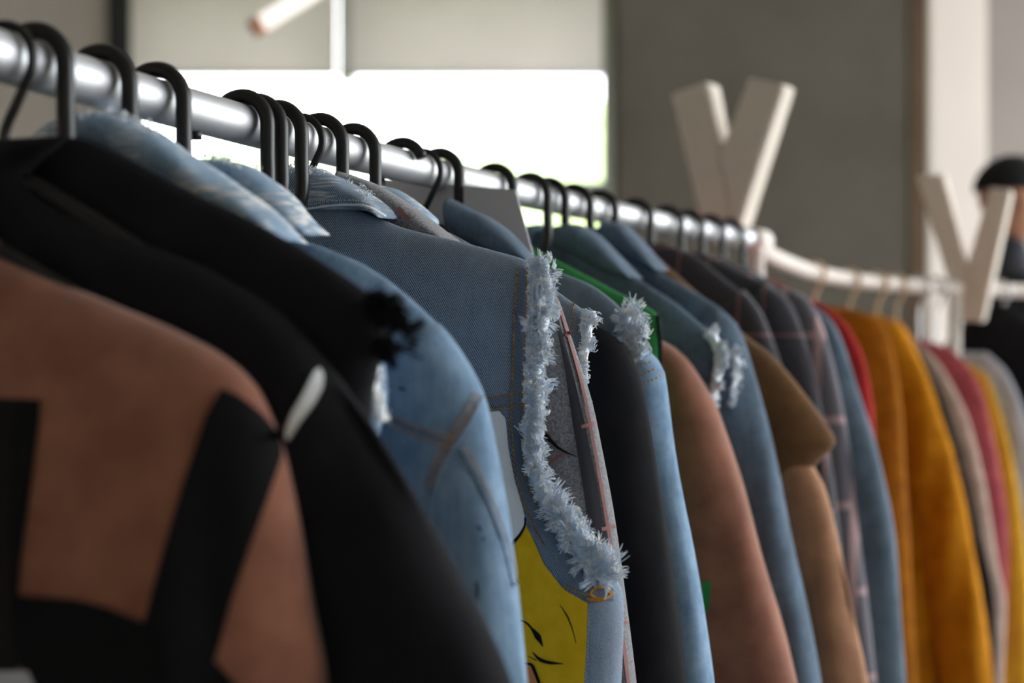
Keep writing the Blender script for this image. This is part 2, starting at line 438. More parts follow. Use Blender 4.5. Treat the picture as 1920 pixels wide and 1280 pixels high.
# ------------------------------------------------------------------ garment tools
class G:
    """frame of a garment: origin on the rail, local x along the hanger arms, local -y towards the viewer side"""
    def __init__(s, name, label, cat, hook=None, rail2=None, yaw=None):
        if rail2 is None:
            (x, y), d = rail_at(hook); z = RZ
            ang = math.atan2(-d[0], d[1])
        else:
            p = rail2_at(rail2); x, y, z = p; ang = -0.50
        if yaw is not None: ang += yaw
        s.o = Vector((x, y, z)); s.ang = ang
        s.r = (math.cos(ang), math.sin(ang))
        s.root = bpy.data.objects.new(name, None); C.objects.link(s.root)
        s.root.location = s.o; s.root.rotation_euler = (0, 0, ang)
        tag(s.root, label, cat)
        s.M = Matrix.Translation(s.o) @ Matrix.Rotation(ang, 4, 'Z'); s.Mi = s.M.inverted()
        s.V = []; s.Fc = []; s.bvh = None
    def uv(s, p, dy=0.0):
        """pixel -> (u, z) on the garment's own upright plane (dy shifts the plane along the rail)"""
        a = (p[0]-960)/F
        ox = s.o.x - s.r[1]*dy; oy = s.o.y + s.r[0]*dy
        u = (a*oy-ox)/(s.r[0]-a*s.r[1]); Y = oy+u*s.r[1]
        return (u, CZ+(640-p[1])/F*Y-s.o.z)
    def add(s, name, V, Fc, mat, parent=None, solid=True, kind=None):
        me = fixn(mesh(name, V, Fc))
        if solid:
            b = len(s.V); s.V += [Vector(v) for v in V]; s.Fc += [tuple(i+b for i in f) for f in Fc]; s.bvh = None
        o = link(name, me, mat, parent or s.root)
        if kind: o['kind'] = kind
        return o
    def cast(s, px, py, lift=0.0):
        if s.bvh is None: s.bvh = BVHTree.FromPolygons(s.V, s.Fc)
        o = s.Mi @ Vector((0, 0, CZ)); d = (s.Mi.to_3x3() @ Vector(((px-960)/F, 1, (640-py)/F))).normalized()
        h, n, i, t = s.bvh.ray_cast(o, d)
        if h is None:
            u, z = s.uv((px, py), -0.012); return Vector((u, -0.012, z))
        return h - d*lift
    # --- body: outline of the right half, neck to hem; rounded like stuffed cloth
    def body(s, px, mat, hem=-0.72, T=0.036, r=0.055, fold=0.006, seed=0, flare=1.0, name='body', neck=None, ff=16):
        O = [s.uv(p) for p in px]
        if neck: O[0] = (neck, O[0][1])
        Q = [O[0]]
        for u, z in O[1:]:
            Q.append((max(u, 0.02), min(z, Q[-1][1]-0.0012)))
        if Q[-1][1] > hem: Q.append((Q[-1][0]*flare, hem))
        S = catmull(Q, 110)
        S = [(float(a), float(b)) for a, b in S]
        for i in range(1, len(S)):
            if S[i][1] > S[i-1][1]-2e-4: S[i] = (S[i][0], S[i-1][1]-2e-4)
        s.outline = S
        A = np.array(S); B = np.vstack([np.array([[0.0, A[0, 1]]]), A])
        a0 = B[:-1]; ab = B[1:]-a0; L2 = (ab**2).sum(1)+1e-12
        def dist(u, z):
            p = np.array((abs(u), z)); t = np.clip(((p-a0)*ab).sum(1)/L2, 0, 1)
            return float(np.sqrt((((a0+ab*t[:, None])-p)**2).sum(1).min()))
        N = 36; V = []; Fc = []
        top = S[0][1]
        idx = []
        for (w, z) in S:
            fr = []; bk = []
            for k in range(N+1):
                c = -math.cos(math.pi*k/N); u = w*c
                d = dist(u, z)
                q = 1-min(d/r, 1.0); t = math.sqrt(max(0, 1-q*q))
                dep = min(1.0, (top-z)/0.25)
                Tm = T*(0.6+0.4*dep)
                am = fold*min(1, d/0.09)*(0.35+0.65*dep)
                nf = noise.noise(Vector((u*ff+seed*3.1, z*2.6, seed*1.7)))*am*1.6 + noise.noise(Vector((u*40, z*9, seed)))*am*0.35
                nb = noise.noise(Vector((u*ff+seed*5.3, z*2.6, seed*2.9+40)))*am*1.6
                fr.append((u, -Tm*t+nf, z)); bk.append((u, Tm*t+nb, z))
            row = []
            for k in range(N+1): row.append(len(V)); V.append(fr[k])
            for k in range(N-1, 0, -1): row.append(len(V)); V.append(bk[k])
            idx.append(row)
        m = len(idx[0])
        for i in range(len(idx)-1):
            for k in range(m):
                Fc.append((idx[i][k], idx[i][(k+1) % m], idx[i+1][(k+1) % m], idx[i+1][k]))
        Fc.append(tuple(idx[0]))
        return s.add(name, V, Fc, mat)
    # --- ribbon: closed band between two edges (collars, sleeves, straps)
    def ribbon(s, top, bot, mat, name='collar', ty=0.03, n=40, sides=20, mirror=False, y0=0.0, amp=0.0015, seed=0, local=False, sq=0.8, solid=True, nfreq=30, zs=1.0):
        A = top if local else [s.uv(p, y0) for p in top]; B = bot if local else [s.uv(p, y0) for p in bot]
        A = catmull(A, n); B = catmull(B, n); V = []; Fc = []
        sg = -1 if mirror else 1
        for i in range(n):
            c = (A[i]+B[i])/2; h = (A[i]-B[i])/2
            tt = ty[0]+(ty[1]-ty[0])*i/(n-1) if isinstance(ty, tuple) else ty
            for k in range(sides):
                a = 2*math.pi*k/sides; ca, sa = math.cos(a), math.sin(a)
                ca = math.copysign(abs(ca)**sq, ca); sa = math.copysign(abs(sa)**sq, sa)
                p = Vector((c[0]+h[0]*ca, y0+tt*sa, c[1]+h[1]*ca))
                w = noise.noise(Vector((p.x*nfreq+seed, p.y*nfreq, p.z*nfreq*zs)))*amp
                p += Vector((h[0]*0.0, math.copysign(1, sa)*w, w*0.6))
                V.append((p.x*sg, p.y, p.z))
        for i in range(n-1):
            for k in range(sides):
                Fc.append((i*sides+k, i*sides+(k+1) % sides, (i+1)*sides+(k+1) % sides, (i+1)*sides+k))
        Fc.append(tuple(range(sides))); Fc.append(tuple((n-1)*sides+k for k in range(sides)))
        return s.add(name, V, Fc, mat, solid=(solid and not mirror))
    def collar(s, top, bot, mat, **kw):
        s.ribbon(top, bot, mat, **kw); kw['name'] = kw.get('name', 'collar')
        return s.ribbon(top, bot, mat, mirror=True, **kw)
    def sleeves(s, px, mat, w0=0.19, w1=0.12, length=0.62, ty=(0.03, 0.042), seed=1, cuff=None, inner=None, amp=0.009):
        O = [s.uv(p) for p in px]
        L = sum(math.dist(a, b) for a, b in zip(O, O[1:]))
        if L < length:
            a, b = O[-2], O[-1]; q = math.dist(a, b); d = ((b[0]-a[0])/q*0.6, (b[1]-a[1])/q)
            O.append((b[0]+d[0]*(length-L), b[1]+d[1]*(length-L)))
        O = [tuple(p) for p in catmull(O, 40)]
        I = []
        n = len(O)
        for i in range(n):
            a = O[max(i-3, 0)]; b = O[min(i+3, n-1)]
            tx, tz = b[0]-a[0], b[1]-a[1]; q = math.hypot(tx, tz) or 1
            f = i/(n-1); w = w0+(w1-w0)*min(1, f/0.45)
            I.append((O[i][0]+tz/q*w, O[i][1]-tx/q*w))
        I = [tuple((np.array(I[max(i-1, 0)])+np.array(I[i])+np.array(I[min(i+1, n-1)]))/3) for i in range(n)]
        s.sl = (O, I)
        s.ribbon(O, I, mat, name='sleeve', ty=ty, n=44, sides=26, local=True, amp=amp, seed=seed, sq=0.9, nfreq=22, zs=0.25)
        s.ribbon(O, I, mat, name='sleeve', ty=ty, n=44, sides=26, local=True, amp=amp, seed=seed+9, sq=0.9, mirror=True, nfreq=22, zs=0.25)
    # --- thin layer of cloth or print lying on the built surface
    def patch(s, poly, mat, name, lift=0.0012, step=7, cols=14, parent=None):
        ys = [p[1] for p in poly]; y0, y1 = min(ys), max(ys); rows = max(2, int((y1-y0)/step)+1)
        V = []; Fc = []; n = len(poly)
        for i in range(rows):
            y = y0+(y1-y0)*(i/(rows-1)); y = min(max(y, y0+0.01), y1-0.01); xs = []
            for k in range(n):
                (xa, ya), (xb, yb) = poly[k], poly[(k+1) % n]
                if (ya <= y) != (yb <= y): xs.append(xa+(xb-xa)*(y-ya)/(yb-ya))
            xl, xr = min(xs), max(xs)
            for k in range(cols+1): V.append(s.cast(xl+(xr-xl)*k/cols, y, lift))
        for i in range(rows-1):
            for k in range(cols):
                a = i*(cols+1)+k; Fc.append((a, a+1, a+cols+2, a+cols+1))
        return s.add(name, V, Fc, mat, parent, solid=False)
    def stroke(s, pts, widths, mat, name='ink_stroke', lift=0.0016, parent=None):
        P = catmull(pts, max(8, len(pts)*5)); W = np.interp(np.linspace(0, 1, len(P)), np.linspace(0, 1, len(widths)), widths)
        V = []; Fc = []
        for i, p in enumerate(P):
            t = P[min(i+1, len(P)-1)]-P[max(i-1, 0)]; t = t/(np.linalg.norm(t)+1e-9); nx, ny = -t[1], t[0]
            for k in (-1, 1): V.append(s.cast(p[0]+nx*W[i]/2*k, p[1]+ny*W[i]/2*k, lift))
        for i in range(len(P)-1): Fc.append((2*i, 2*i+1, 2*i+3, 2*i+2))
        return s.add(name, V, Fc, mat, parent, solid=False)
    def stitch(s, lines, mat, gap=10.0, ln=7.0, rad=0.0007, lift=0.0008, name='stitching'):
        V = []; Fc = []
        for pts in lines:
            P = catmull(pts, 200); d = 0.0; q = P[0]; start = None
            acc = [0.0]
            for a, b in zip(P, P[1:]): acc.append(acc[-1]+float(np.linalg.norm(b-a)))
            tot = acc[-1]; x = 0.0
            def at(v):
                i = int(np.searchsorted(acc, v)); i = min(max(i, 1), len(P)-1)
                f = (v-acc[i-1])/(acc[i]-acc[i-1]+1e-9); return P[i-1]+(P[i]-P[i-1])*f
            while x+ln < tot:
                a = at(x); b = at(x+ln)
                A = s.cast(a[0], a[1], lift); B = s.cast(b[0], b[1], lift); Mid = s.cast((a[0]+b[0])/2, (a[1]+b[1])/2, lift+0.0005)
                tube_geo([A, Mid, B], [rad*0.7, rad, rad*0.7], 5, V, Fc); x += gap
        return s.add(name, V, Fc, mat, solid=False, kind='stuff')
    def seam(s, lines, mat, w=0.0022, lift=0.0003, name='seam'):
        V = []; Fc = []
        for pts in lines:
            P = [s.cast(p[0], p[1], lift) for p in catmull(pts, 40)]
            tube_geo(P, w, 6, V, Fc)
        return s.add(name, V, Fc, mat, solid=False)
    # --- loose threads between an inner and an outer edge
    def fray(s, inner, outer, mat, count=900, ln=1.0, rad=0.00042, y=-0.01, dy=0.012, seed=0, curl=1.0, band=None, name='frayed_threads', out=(1, 0.1)):
        rr = random.Random(seed)
        A = catmull([s.uv(p, y) for p in inner], 120); B = catmull([s.uv(p, y) for p in outer], 120)
        if band is not None:
            s.ribbon([tuple(p) for p in A], [tuple(a+(b-a)*(0.52+0.3*noise.noise(Vector((a[0]*90, a[1]*90, seed))))) for a, b in zip(A, B)], band, name='frayed_edge', ty=dy*0.7, n=110, sides=14, y0=y, amp=0.006, seed=seed, local=True, nfreq=220, solid=False)
        V = []; Fc = []
        done = 0
        while done < count:
            i = rr.randrange(120); f0 = rr.uniform(0.0, 0.72)
            w = float(np.linalg.norm(B[i]-A[i])); base = (B[i]-A[i])/(w+1e-9)
            a0 = math.atan2(base[1], base[0])+rr.gauss(0, 0.6)*curl
            b0 = Vector((rr.gauss(0, 1), rr.gauss(0, 0.7), rr.gauss(0, 1)))*0.5*curl
            L0 = w*rr.uniform(0.28, 0.62)*ln*(1.45 if rr.random() < 0.12 else 1.0)
            yy = y-dy*rr.uniform(0.3, 1.15) if rr.random() < 0.8 else y+dy*rr.uniform(0, 1)
            side = np.array((-base[1], base[0])); lean = rr.uniform(-0.5, 0.1)
            for q in range(rr.randrange(7, 16)):
                p = A[i]+(B[i]-A[i])*f0+side*rr.gauss(0, 0.0022)+base*rr.gauss(0, 0.0012)
                P = Vector((p[0], yy+rr.gauss(0, 0.0012), p[1]))
                ang = a0+rr.gauss(0, 0.16)
                d = Vector((math.cos(ang), lean+rr.gauss(0, 0.1), math.sin(ang))).normalized()
                bend = b0+Vector((rr.gauss(0, .1), rr.gauss(0, .1), rr.gauss(0, .1))); L = L0*rr.uniform(0.75, 1.1); n = 7
                pts = [P.copy()]
                for k in range(n):
                    d = (d+bend*(0.35+0.3*k)/2.2+Vector((rr.gauss(0, .07), rr.gauss(0, .07), rr.gauss(0, .07)))).normalized()
                    P = P+d*(L/n); pts.append(P.copy())
                r0 = rad*rr.uniform(0.7, 1.3)
                tube_geo(pts, [r0]*n+[r0*0.5], 3, V, Fc, cap=False); done += 1
        return s.add(name, V, Fc, mat, solid=False, kind='stuff')

def hanger(g, kind, label, mat=None, r=None, arm=None, drop=None, z0=-0.088):
    """hanger in the garment's frame, a thing of its own"""
    mat = mat or M['plastic']
    e = bpy.data.objects.new('clothes_hanger', None); C.objects.link(e)
    e.location = g.o; e.rotation_euler = (0, 0, g.ang)
    tag(e, label, 'hanger', 'hangers on the rail')
    R = 0.0225
    rr = r or (0.0066 if kind != 'question' else 0.0036)
    R = 0.0278 if kind != 'question' else 0.0252
    cz = RAD+rr+0.0004-R
    pts = []
    if kind == 'question':
        for k in range(15):
            a = math.radians(160-k*(160+35)/14); pts.append((R*math.cos(a), 0, cz+R*math.sin(a)))
        pts += [(R*0.45, 0, -R*1.35), (0.002, 0, -R*2.1), (0.0, 0, z0+0.003)]
    else:
        for k in range(15):
            a = math.radians(160-k*160/14); pts.append((R*math.cos(a), 0, cz+R*math.sin(a)))
        pts += [(R, 0, -0.03), (R, 0, -0.06), (R*0.7, 0, z0+0.003)]
        if kind == 'reverse': pts = [(-p[0], p[1], p[2]) for p in pts]
    pts = [tuple(p) for p in catmull(pts, 40)]
    tube('hook', pts, rr, mat, e, 12, flat=1.05)
    x0 = pts[-1][0]
    W = arm or 0.2; D = drop if drop is not None else -0.16
    A = catmull([(-W, 0, D), (-W*0.55, 0, D*0.45+z0*0.55-0.004), (-0.02, 0, z0), (x0, 0, z0+0.004), (0.02, 0, z0), (W*0.55, 0, D*0.45+z0*0.55-0.004), (W, 0, D)], 40)
    tube('shoulder_bar', [tuple(p) for p in A], 0.006, mat, e, 8)
    return e

def hang(g, kind, label, **kw):
    """hanger whose arms stay just below the garment's shoulder line"""
    S = g.outline
    W = min(max(p[0] for p in S[:60])*0.82, 0.21)
    zs = [z for u, z in S if u >= W]
    D = (zs[0] if zs else -0.16)-0.016
    # shoulder line must not rise above the neck
    z0 = min(-0.088, S[0][1]-0.014)
    return hanger(g, kind, label, arm=W, drop=min(D, z0-0.012), z0=z0, **kw)

# ------------------------------------------------------------------ garments, from the near end of the rail to the far end
# terracotta sweater with a black graphic
g = G('sweater', 'terracotta brown sweater with large black graphic, first on the rail', 'sweater', hook=-75)
g.body([(-70, 420), (0, 476), (60, 503), (130, 535), (220, 573), (300, 606), (390, 650), (445, 688), (482, 732), (510, 795), (532, 860), (560, 1000), (582, 1140), (607, 1290)],
       M['brown'], T=0.05, r=0.10, fold=0.018, seed=1, ff=10, name='body', hem=-0.7)
g.patch([(-40, 742), (76, 748), (72, 800), (55, 930), (38, 1050), (34, 1112), (34, 1292), (-40, 1292)], M['print_black'], 'black_graphic', lift=0.002)
g.patch([(414, 727), (450, 742), (492, 775), (524, 812), (531, 850), (505, 925), (470, 1020), (432, 1130), (402, 1240), (268, 1172), (300, 1050), (345, 900), (385, 780)], M['print_black'], 'black_graphic', lift=0.002)
g.patch([(28, 1116), (110, 1118), (190, 1135), (270, 1168), (402, 1240), (450, 1290), (66, 1290), (45, 1255), (28, 1250)], M['print_black'], 'black_graphic', lift=0.003)
g.patch([(-40, 1258), (52, 1258), (66, 1290), (-40, 1290)], M['palegrey'], 'grey_graphic', lift=0.004)
g.collar([(-72, 432), (-45, 440), (-14, 470)], [(-72, 456), (-48, 462), (-18, 486)], M['brown'], ty=0.03, name='neck_rib')
hang(g, 'question', 'thin black hanger holding the terracotta sweater')

# black jacket with a white brush mark on its sleeve
g = G('jacket', 'plain black jacket with a white brush mark at the sleeve, behind the terracotta sweater', 'jacket', hook=5)
g.body([(-20, 262), (40, 330), (120, 388), (230, 440), (380, 500), (480, 556), (545, 606), (560, 640), (562, 800), (600, 1290)], M['black_fab2'], T=0.034, seed=2, neck=0.055)
g.sleeves([(470, 552), (545, 604), (620, 690), (700, 790), (790, 950), (870, 1110), (955, 1300)], M['black_fab2'], w0=0.17, w1=0.13, seed=3)
g.patch([(600, 688), (607, 702), (604, 728), (588, 758), (562, 792), (540, 826), (534, 822), (536, 800), (548, 772), (570, 735), (590, 695)], M['white_fab'], 'white_mark', lift=0.003, cols=6)
hang(g, 'question', 'thin black curved hanger holding the plain black jacket')

# black vest with ragged armhole
g = G('vest', 'black vest with ragged threads at the armhole, over the frayed pale denim', 'vest', hook=62)
g.body([(128, 256), (170, 264), (220, 285), (340, 350), (450, 402), (560, 462), (650, 520), (705, 560), (724, 578), (722, 640), (708, 690), (694, 760), (690, 900), (700, 1290)], M['black_fab'], T=0.03, seed=4)
g.fray([(698, 556), (716, 600), (712, 650), (696, 690)], [(752, 560), (782, 600), (770, 640), (740, 680)], M['thread_black'], count=420, rad=0.0007, seed=5, ln=1.1, y=-0.004, curl=0.8)
g.stroke([(728, 640), (760, 656), (792, 672)], [9, 8, 4], M['thread_black'], 'loose_thread')
hang(g, 'cane', 'black hanger holding the ragged black vest')

# pale frayed denim vest
g = G('denim_vest', 'pale ripped denim vest with frayed collar, between black vest and light denim jacket', 'vest', hook=186)
g.body([(190, 262), (260, 300), (350, 360), (450, 415), (545, 462), (640, 520), (690, 570), (712, 640), (722, 700), (724, 760), (712, 800), (700, 1000), (700, 1290)], M['denim_light'], T=0.026, seed=6)
g.collar([(140, 246), (165, 226), (200, 214), (240, 222), (300, 252), (350, 286), (420, 332), (480, 374), (525, 415), (547, 450)],
         [(140, 268), (170, 268), (200, 276), (235, 290), (295, 330), (350, 362), (410, 402), (465, 428), (515, 446), (547, 454)], M['denim_light_rip'], ty=0.028, seed=3, amp=0.004)
g.fray([(150, 240), (200, 220), (240, 228), (300, 258)], [(150, 226), (200, 205), (244, 212), (306, 242)], M['thread_blue'], count=260, seed=8, y=-0.02)
g.stitch([[(345, 345), (400, 388), (455, 415), (510, 437)]], M['stitch_pale'], gap=11, ln=7)
g.fray([(690, 690), (696, 740), (715, 790)], [(716, 685), (726, 740), (728, 790)], M['thread_blue'], count=240, seed=9, y=-0.02, band=M['white_fab'])
hang(g, 'cane', 'black hanger holding the pale ripped denim vest')

# light denim jacket
g = G('denim_jacket', 'light blue denim jacket with gold stitched shoulder seams, beside the frayed armhole vest', 'jacket', hook=290)
g.body([(420, 372), (470, 412), (545, 445), (600, 461), (680, 495), (740, 535), (800, 588), (850, 640), (885, 700), (900, 745), (880, 850), (870, 1000), (880, 1290)], M['denim_light'], T=0.034, r=0.07, seed=10, fold=0.008)
g.sleeves([(820, 610), (862, 655), (890, 702), (907, 750), (928, 860), (952, 1010), (987, 1290)], M['denim_light'], w0=0.10, w1=0.125, seed=11, ty=(0.036, 0.045))
g.collar([(362, 297), (420, 301), (470, 314), (520, 345), (556, 385), (592, 434)], [(372, 340), (430, 372), (490, 402), (535, 430), (566, 444), (592, 440)], M['denim_light_rip'], ty=0.024, seed=5, amp=0.004)
g.fray([(370, 302), (430, 306), (490, 326)], [(375, 288), (440, 296), (500, 312)], M['thread_blue'], count=160, seed=12, y=-0.018)
g.seam([[(724, 782), (780, 806), (850, 832)], [(905, 742), (880, 790), (852, 832), (826, 880), (808, 930)], [(862, 842), (890, 890), (915, 945), (940, 1010), (962, 1100)]], M['denim_dark'], w=0.0011)
g.stitch([[(724, 776), (780, 799), (856, 824)], [(730, 796), (785, 819), (846, 843)], [(899, 738), (873, 788), (846, 828), (820, 876), (802, 926)], [(890, 735), (864, 782), (836, 824), (810, 872), (794, 918)],
          [(872, 840), (900, 888), (925, 942), (950, 1008), (972, 1098)]], M['stitch'], gap=9, ln=6)
for q in ([(748, 727), (760, 731)], [(896, 985), (902, 996)], [(904, 1008), (908, 1012)], [(892, 1090), (895, 1105), (893, 1122)]): g.stroke(q, [4, 5, 3], M['thread_black'], 'ink_mark')
hang(g, 'cane', 'black hanger holding the light denim jacket')

# spare hangers between
for px, lab in ((452, 'bare black hanger in front of a close pair of hooks, over the light denim jacket'), (479, 'bare black hanger pressed close behind another bare hook'), (518, 'bare black hanger beside the thin curved hook of the frayed denim vest')):
    gg = G('spacer', '', '', hook=px); bpy.data.objects.remove(gg.root)
    hanger(gg, 'cane', lab, arm=0.085, drop=-0.30)

# denim vest in focus
g = G('denim_vest', 'blue denim vest with thick white frayed armhole and yellow applique', 'vest', hook=562)
g.body([(612, 378), (655, 388), (700, 404), (760, 428), (850, 450), (920, 468), (992, 490), (1002, 520), (1003, 600), (997, 700), (992, 800), (994, 870), (1012, 920), (1050, 970), (1105, 1030), (1150, 1080), (1166, 1115), (1167, 1200), (1163, 1295)],
       M['denim_mid'], T=0.03, r=0.04, seed=13, fold=0.004)
g.collar([(512, 324), (545, 314), (590, 317), (640, 334), (690, 364), (722, 390), (734, 408)], [(545, 398), (590, 400), (640, 396), (680, 395), (706, 400), (722, 408), (733, 412)], M['denim_mid_rip'], ty=0.03, seed=7, amp=0.003)
g.seam([[(575, 391), (630, 384), (675, 384), (700, 392), (722, 405)]], M['white_fab'], w=0.0014)
g.stitch([[(580, 383), (630, 376), (672, 376), (700, 386)]], M['stitch_pale'], gap=8, ln=5)
g.fray([(520, 330), (560, 325), (600, 332)], [(522, 310), (565, 306), (606, 314)], M['thread_blue'], count=200, seed=14, y=-0.022)
g.fray([(660, 350), (690, 372)], [(672, 338), (704, 360)], M['thread_blue'], count=70, seed=15, y=-0.022)
arm = g.patch([(972, 498), (1000, 500), (1003, 600), (996, 700), (990, 800), (992, 880), (1014, 935), (1052, 985), (1100, 1040), (1150, 1100), (1150, 1128), (1105, 1132), (1060, 1105), (1020, 1050), (990, 985), (966, 900), (952, 800), (956, 700), (960, 600)], M['denim_dark'], 'armhole_band', lift=0.0012, step=6, cols=8)
g.patch([(780, 758), (990, 736), (990, 758), (780, 780)], M['denim_dark'], 'yoke_band', lift=0.0014, step=4)
g.patch([(790, 780), (936, 770), (948, 784), (953, 840), (965, 900), (981, 955), (986, 982), (972, 1004), (948, 1026), (880, 1058), (790, 1098)], M['white_fab'], 'white_applique', lift=0.0022, step=6)
g.patch([(986, 985), (1000, 1012), (1020, 1058), (1056, 1104), (1104, 1132), (1101, 1200), (1096, 1295), (1092, 1440), (790, 1440), (790, 1100), (880, 1060), (948, 1028)], M['panel_yellow'], 'yellow_applique', lift=0.0018, step=6)
g.patch([(960, 1240), (990, 1246), (1004, 1262), (1008, 1290), (960, 1290)], M['panel_orange'], 'orange_applique', lift=0.0026, step=6, cols=5)
g.stroke([(790, 1098), (880, 1060), (948, 1028), (972, 1006), (984, 985), (984, 970)], [8, 9, 9, 7, 3], M['print_black'], 'outline', lift=0.003)
g.stroke([(978, 1242), (996, 1246), (1004, 1262), (1014, 1290)], [3, 6, 6, 5], M['print_black'], 'outline', lift=0.003)
for pts, w in (([(960, 1160), (985, 1166), (1000, 1182), (1010, 1196), (1018, 1212)], [4, 3, 4, 12, 1]), ([(998, 1222), (1012, 1236), (1030, 1242), (1056, 1244)], [1, 7, 6, 1]),
               ([(952, 1074), (962, 1080), (974, 1092)], [8, 5, 1]), ([(1050, 1134), (1064, 1156), (1074, 1182), (1080, 1206)], [1, 3, 2, 1]), ([(990, 1230), (1006, 1238)], [1, 2])):
    g.stroke(pts, w, M['print_black'], 'ink_stroke', lift=0.003)
g.stitch([[(971, 500), (966, 560), (963, 640), (961, 700), (959, 770), (962, 850), (976, 920), (996, 975), (1024, 1030)], [(989, 500), (986, 600), (983, 700), (980, 800), (984, 880), (1000, 935), (1030, 985)],
          [(785, 757), (893, 746), (940, 742), (988, 735)], [(785, 779), (893, 769), (940, 765), (988, 757)], [(1060, 1096), (1090, 1112), (1118, 1118)]], M['stitch'], gap=9, ln=6, rad=0.0008, lift=0.0022)
ring = [(1126+19*math.cos(a), 1112+11*math.sin(a)) for a in np.linspace(0, 2*math.pi, 13)]
g.seam([ring, [(1100, 1122), (1125, 1126), (1150, 1112)]], M['stitch'], w=0.0013, lift=0.003, name='bar_tack')
g.seam([[(1103, 1134), (1101, 1200), (1096, 1290)]], M['denim_dark'], w=0.001, lift=0.001)
g.fray([(996, 492), (1000, 560), (997, 640), (993, 720), (991, 800), (994, 870), (1012, 930), (1046, 985), (1080, 1040), (1108, 1082)],
       [(1046, 490), (1044, 560), (1038, 640), (1032, 720), (1026, 800), (1026, 870), (1050, 925), (1107, 985), (1154, 1042), (1178, 1084)], M['thread_blue'], count=7500, ln=0.95, rad=0.00042, seed=16, y=-0.016, dy=0.012, band=M['thread_blue'], curl=1.25)
g.fray([(994, 500), (988, 700), (988, 860)], [(1012, 500), (1004, 700), (1006, 860)], M['thread_blue'], count=250, ln=0.8, rad=0.00035, seed=17, y=-0.026, dy=0.004)
hang(g, 'question', 'thin black curved hanger holding the denim vest with frayed armhole')

# grey plaid coat
g = G('plaid_coat', 'grey wool plaid coat with thin pink lines, behind the frayed denim vest', 'coat', hook=597)
g.body([(690, 392), (760, 424), (830, 445), (960, 495), (1012, 520), (1036, 545), (1050, 640), (1052, 800), (1060, 1290)], M['wool_grey'], T=0.026, seed=18)
g.sleeves([(990, 508), (1024, 525), (1046, 560), (1064, 610), (1087, 680), (1112, 765), (1138, 900), (1163, 1060), (1193, 1300)], M['wool_grey'], w0=0.10, w1=0.085, seed=19, ty=(0.03, 0.036))
g.collar([(640, 321), (690, 338), (740, 366), (790, 400), (846, 446)], [(670, 410), (715, 430), (760, 446), (800, 456), (846, 458)], M['wool_grey'], ty=0.024, seed=2)
g.patch([(1036, 572), (1048, 600), (1072, 690), (1096, 790), (1122, 920), (1146, 1070), (1172, 1292), (1122, 1292), (1112, 1080), (1096, 930), (1078, 820), (1060, 700), (1044, 610)], M['charcoal_fab'], 'dark_patch', lift=0.002, cols=6)  # charcoal patch covering the sleeve except its right edge
for pts, w in (([(1050, 578), (1072, 650), (1096, 740), (1122, 880), (1148, 1040), (1180, 1292)], [4, 5, 5, 6, 6, 6]), ([(1060, 628), (1072, 622)], [7, 7]), ([(1090, 800), (1114, 793)], [7, 7]), ([(1128, 992), (1154, 986)], [7, 7]), ([(1150, 1172), (1178, 1166)], [7, 7]),
               ([(1024, 872), (1044, 858), (1064, 846)], [5, 6, 6]), ([(1030, 930), (1060, 958), (1086, 990)], [6, 8, 8]), ([(746, 388), (756, 402), (768, 412)], [8, 9, 8])):
    g.stroke(pts, w, M['pink_yarn'], 'woven_line', lift=0.0026)
g.stroke([(1022, 815), (1045, 838), (1062, 848), (1082, 856)], [9, 6, 4, 1], M['thread_black'], 'loose_thread', lift=0.004)
hang(g, 'cane', 'black hanger holding the grey plaid coat')

# second frayed denim vest
g = G('denim_vest', 'washed denim vest with short frayed armhole, behind the grey plaid coat', 'vest', hook=660)
g.body([(780, 410), (850, 440), (960, 500), (1040, 543), (1064, 560), (1094, 582), (1106, 610), (1100, 660), (1090, 720), (1085, 900), (1090, 1290)], M['denim_mid'], T=0.022, seed=20)
g.collar([(706, 346), (740, 354), (775, 374), (806, 404)], [(712, 395), (745, 412), (780, 424), (806, 426)], M['denim_light_rip'], ty=0.022, seed=9)
g.fray([(1090, 580), (1092, 630), (1086, 690), (1082, 760)], [(1130, 588), (1122, 640), (1108, 700), (1098, 770)], M['thread_blue'], count=900, ln=0.8, rad=0.0005, seed=21, y=-0.012, dy=0.01, band=M['thread_blue'])
g.stitch([[(1076, 566), (1072, 620), (1068, 690)]], M['stitch'], gap=9, ln=6)
hang(g, 'cane', 'black hanger holding the short frayed denim vest')

# black coat
g = G('coat', 'plain black coat hanging before the blue denim sleeve', 'coat', hook=752)
g.body([(830, 420), (1000, 560), (1060, 588), (1115, 608), (1130, 660), (1130, 800), (1150, 1290)], M['black_fab'], T=0.026, seed=22)
g.sleeves([(1070, 592), (1125, 616), (1165, 642), (1195, 690), (1215, 780), (1240, 950), (1287, 1300)], M['black_fab'], w0=0.11, w1=0.10, seed=23)
hang(g, 'reverse', 'black hanger turned the other way, holding the plain black coat')

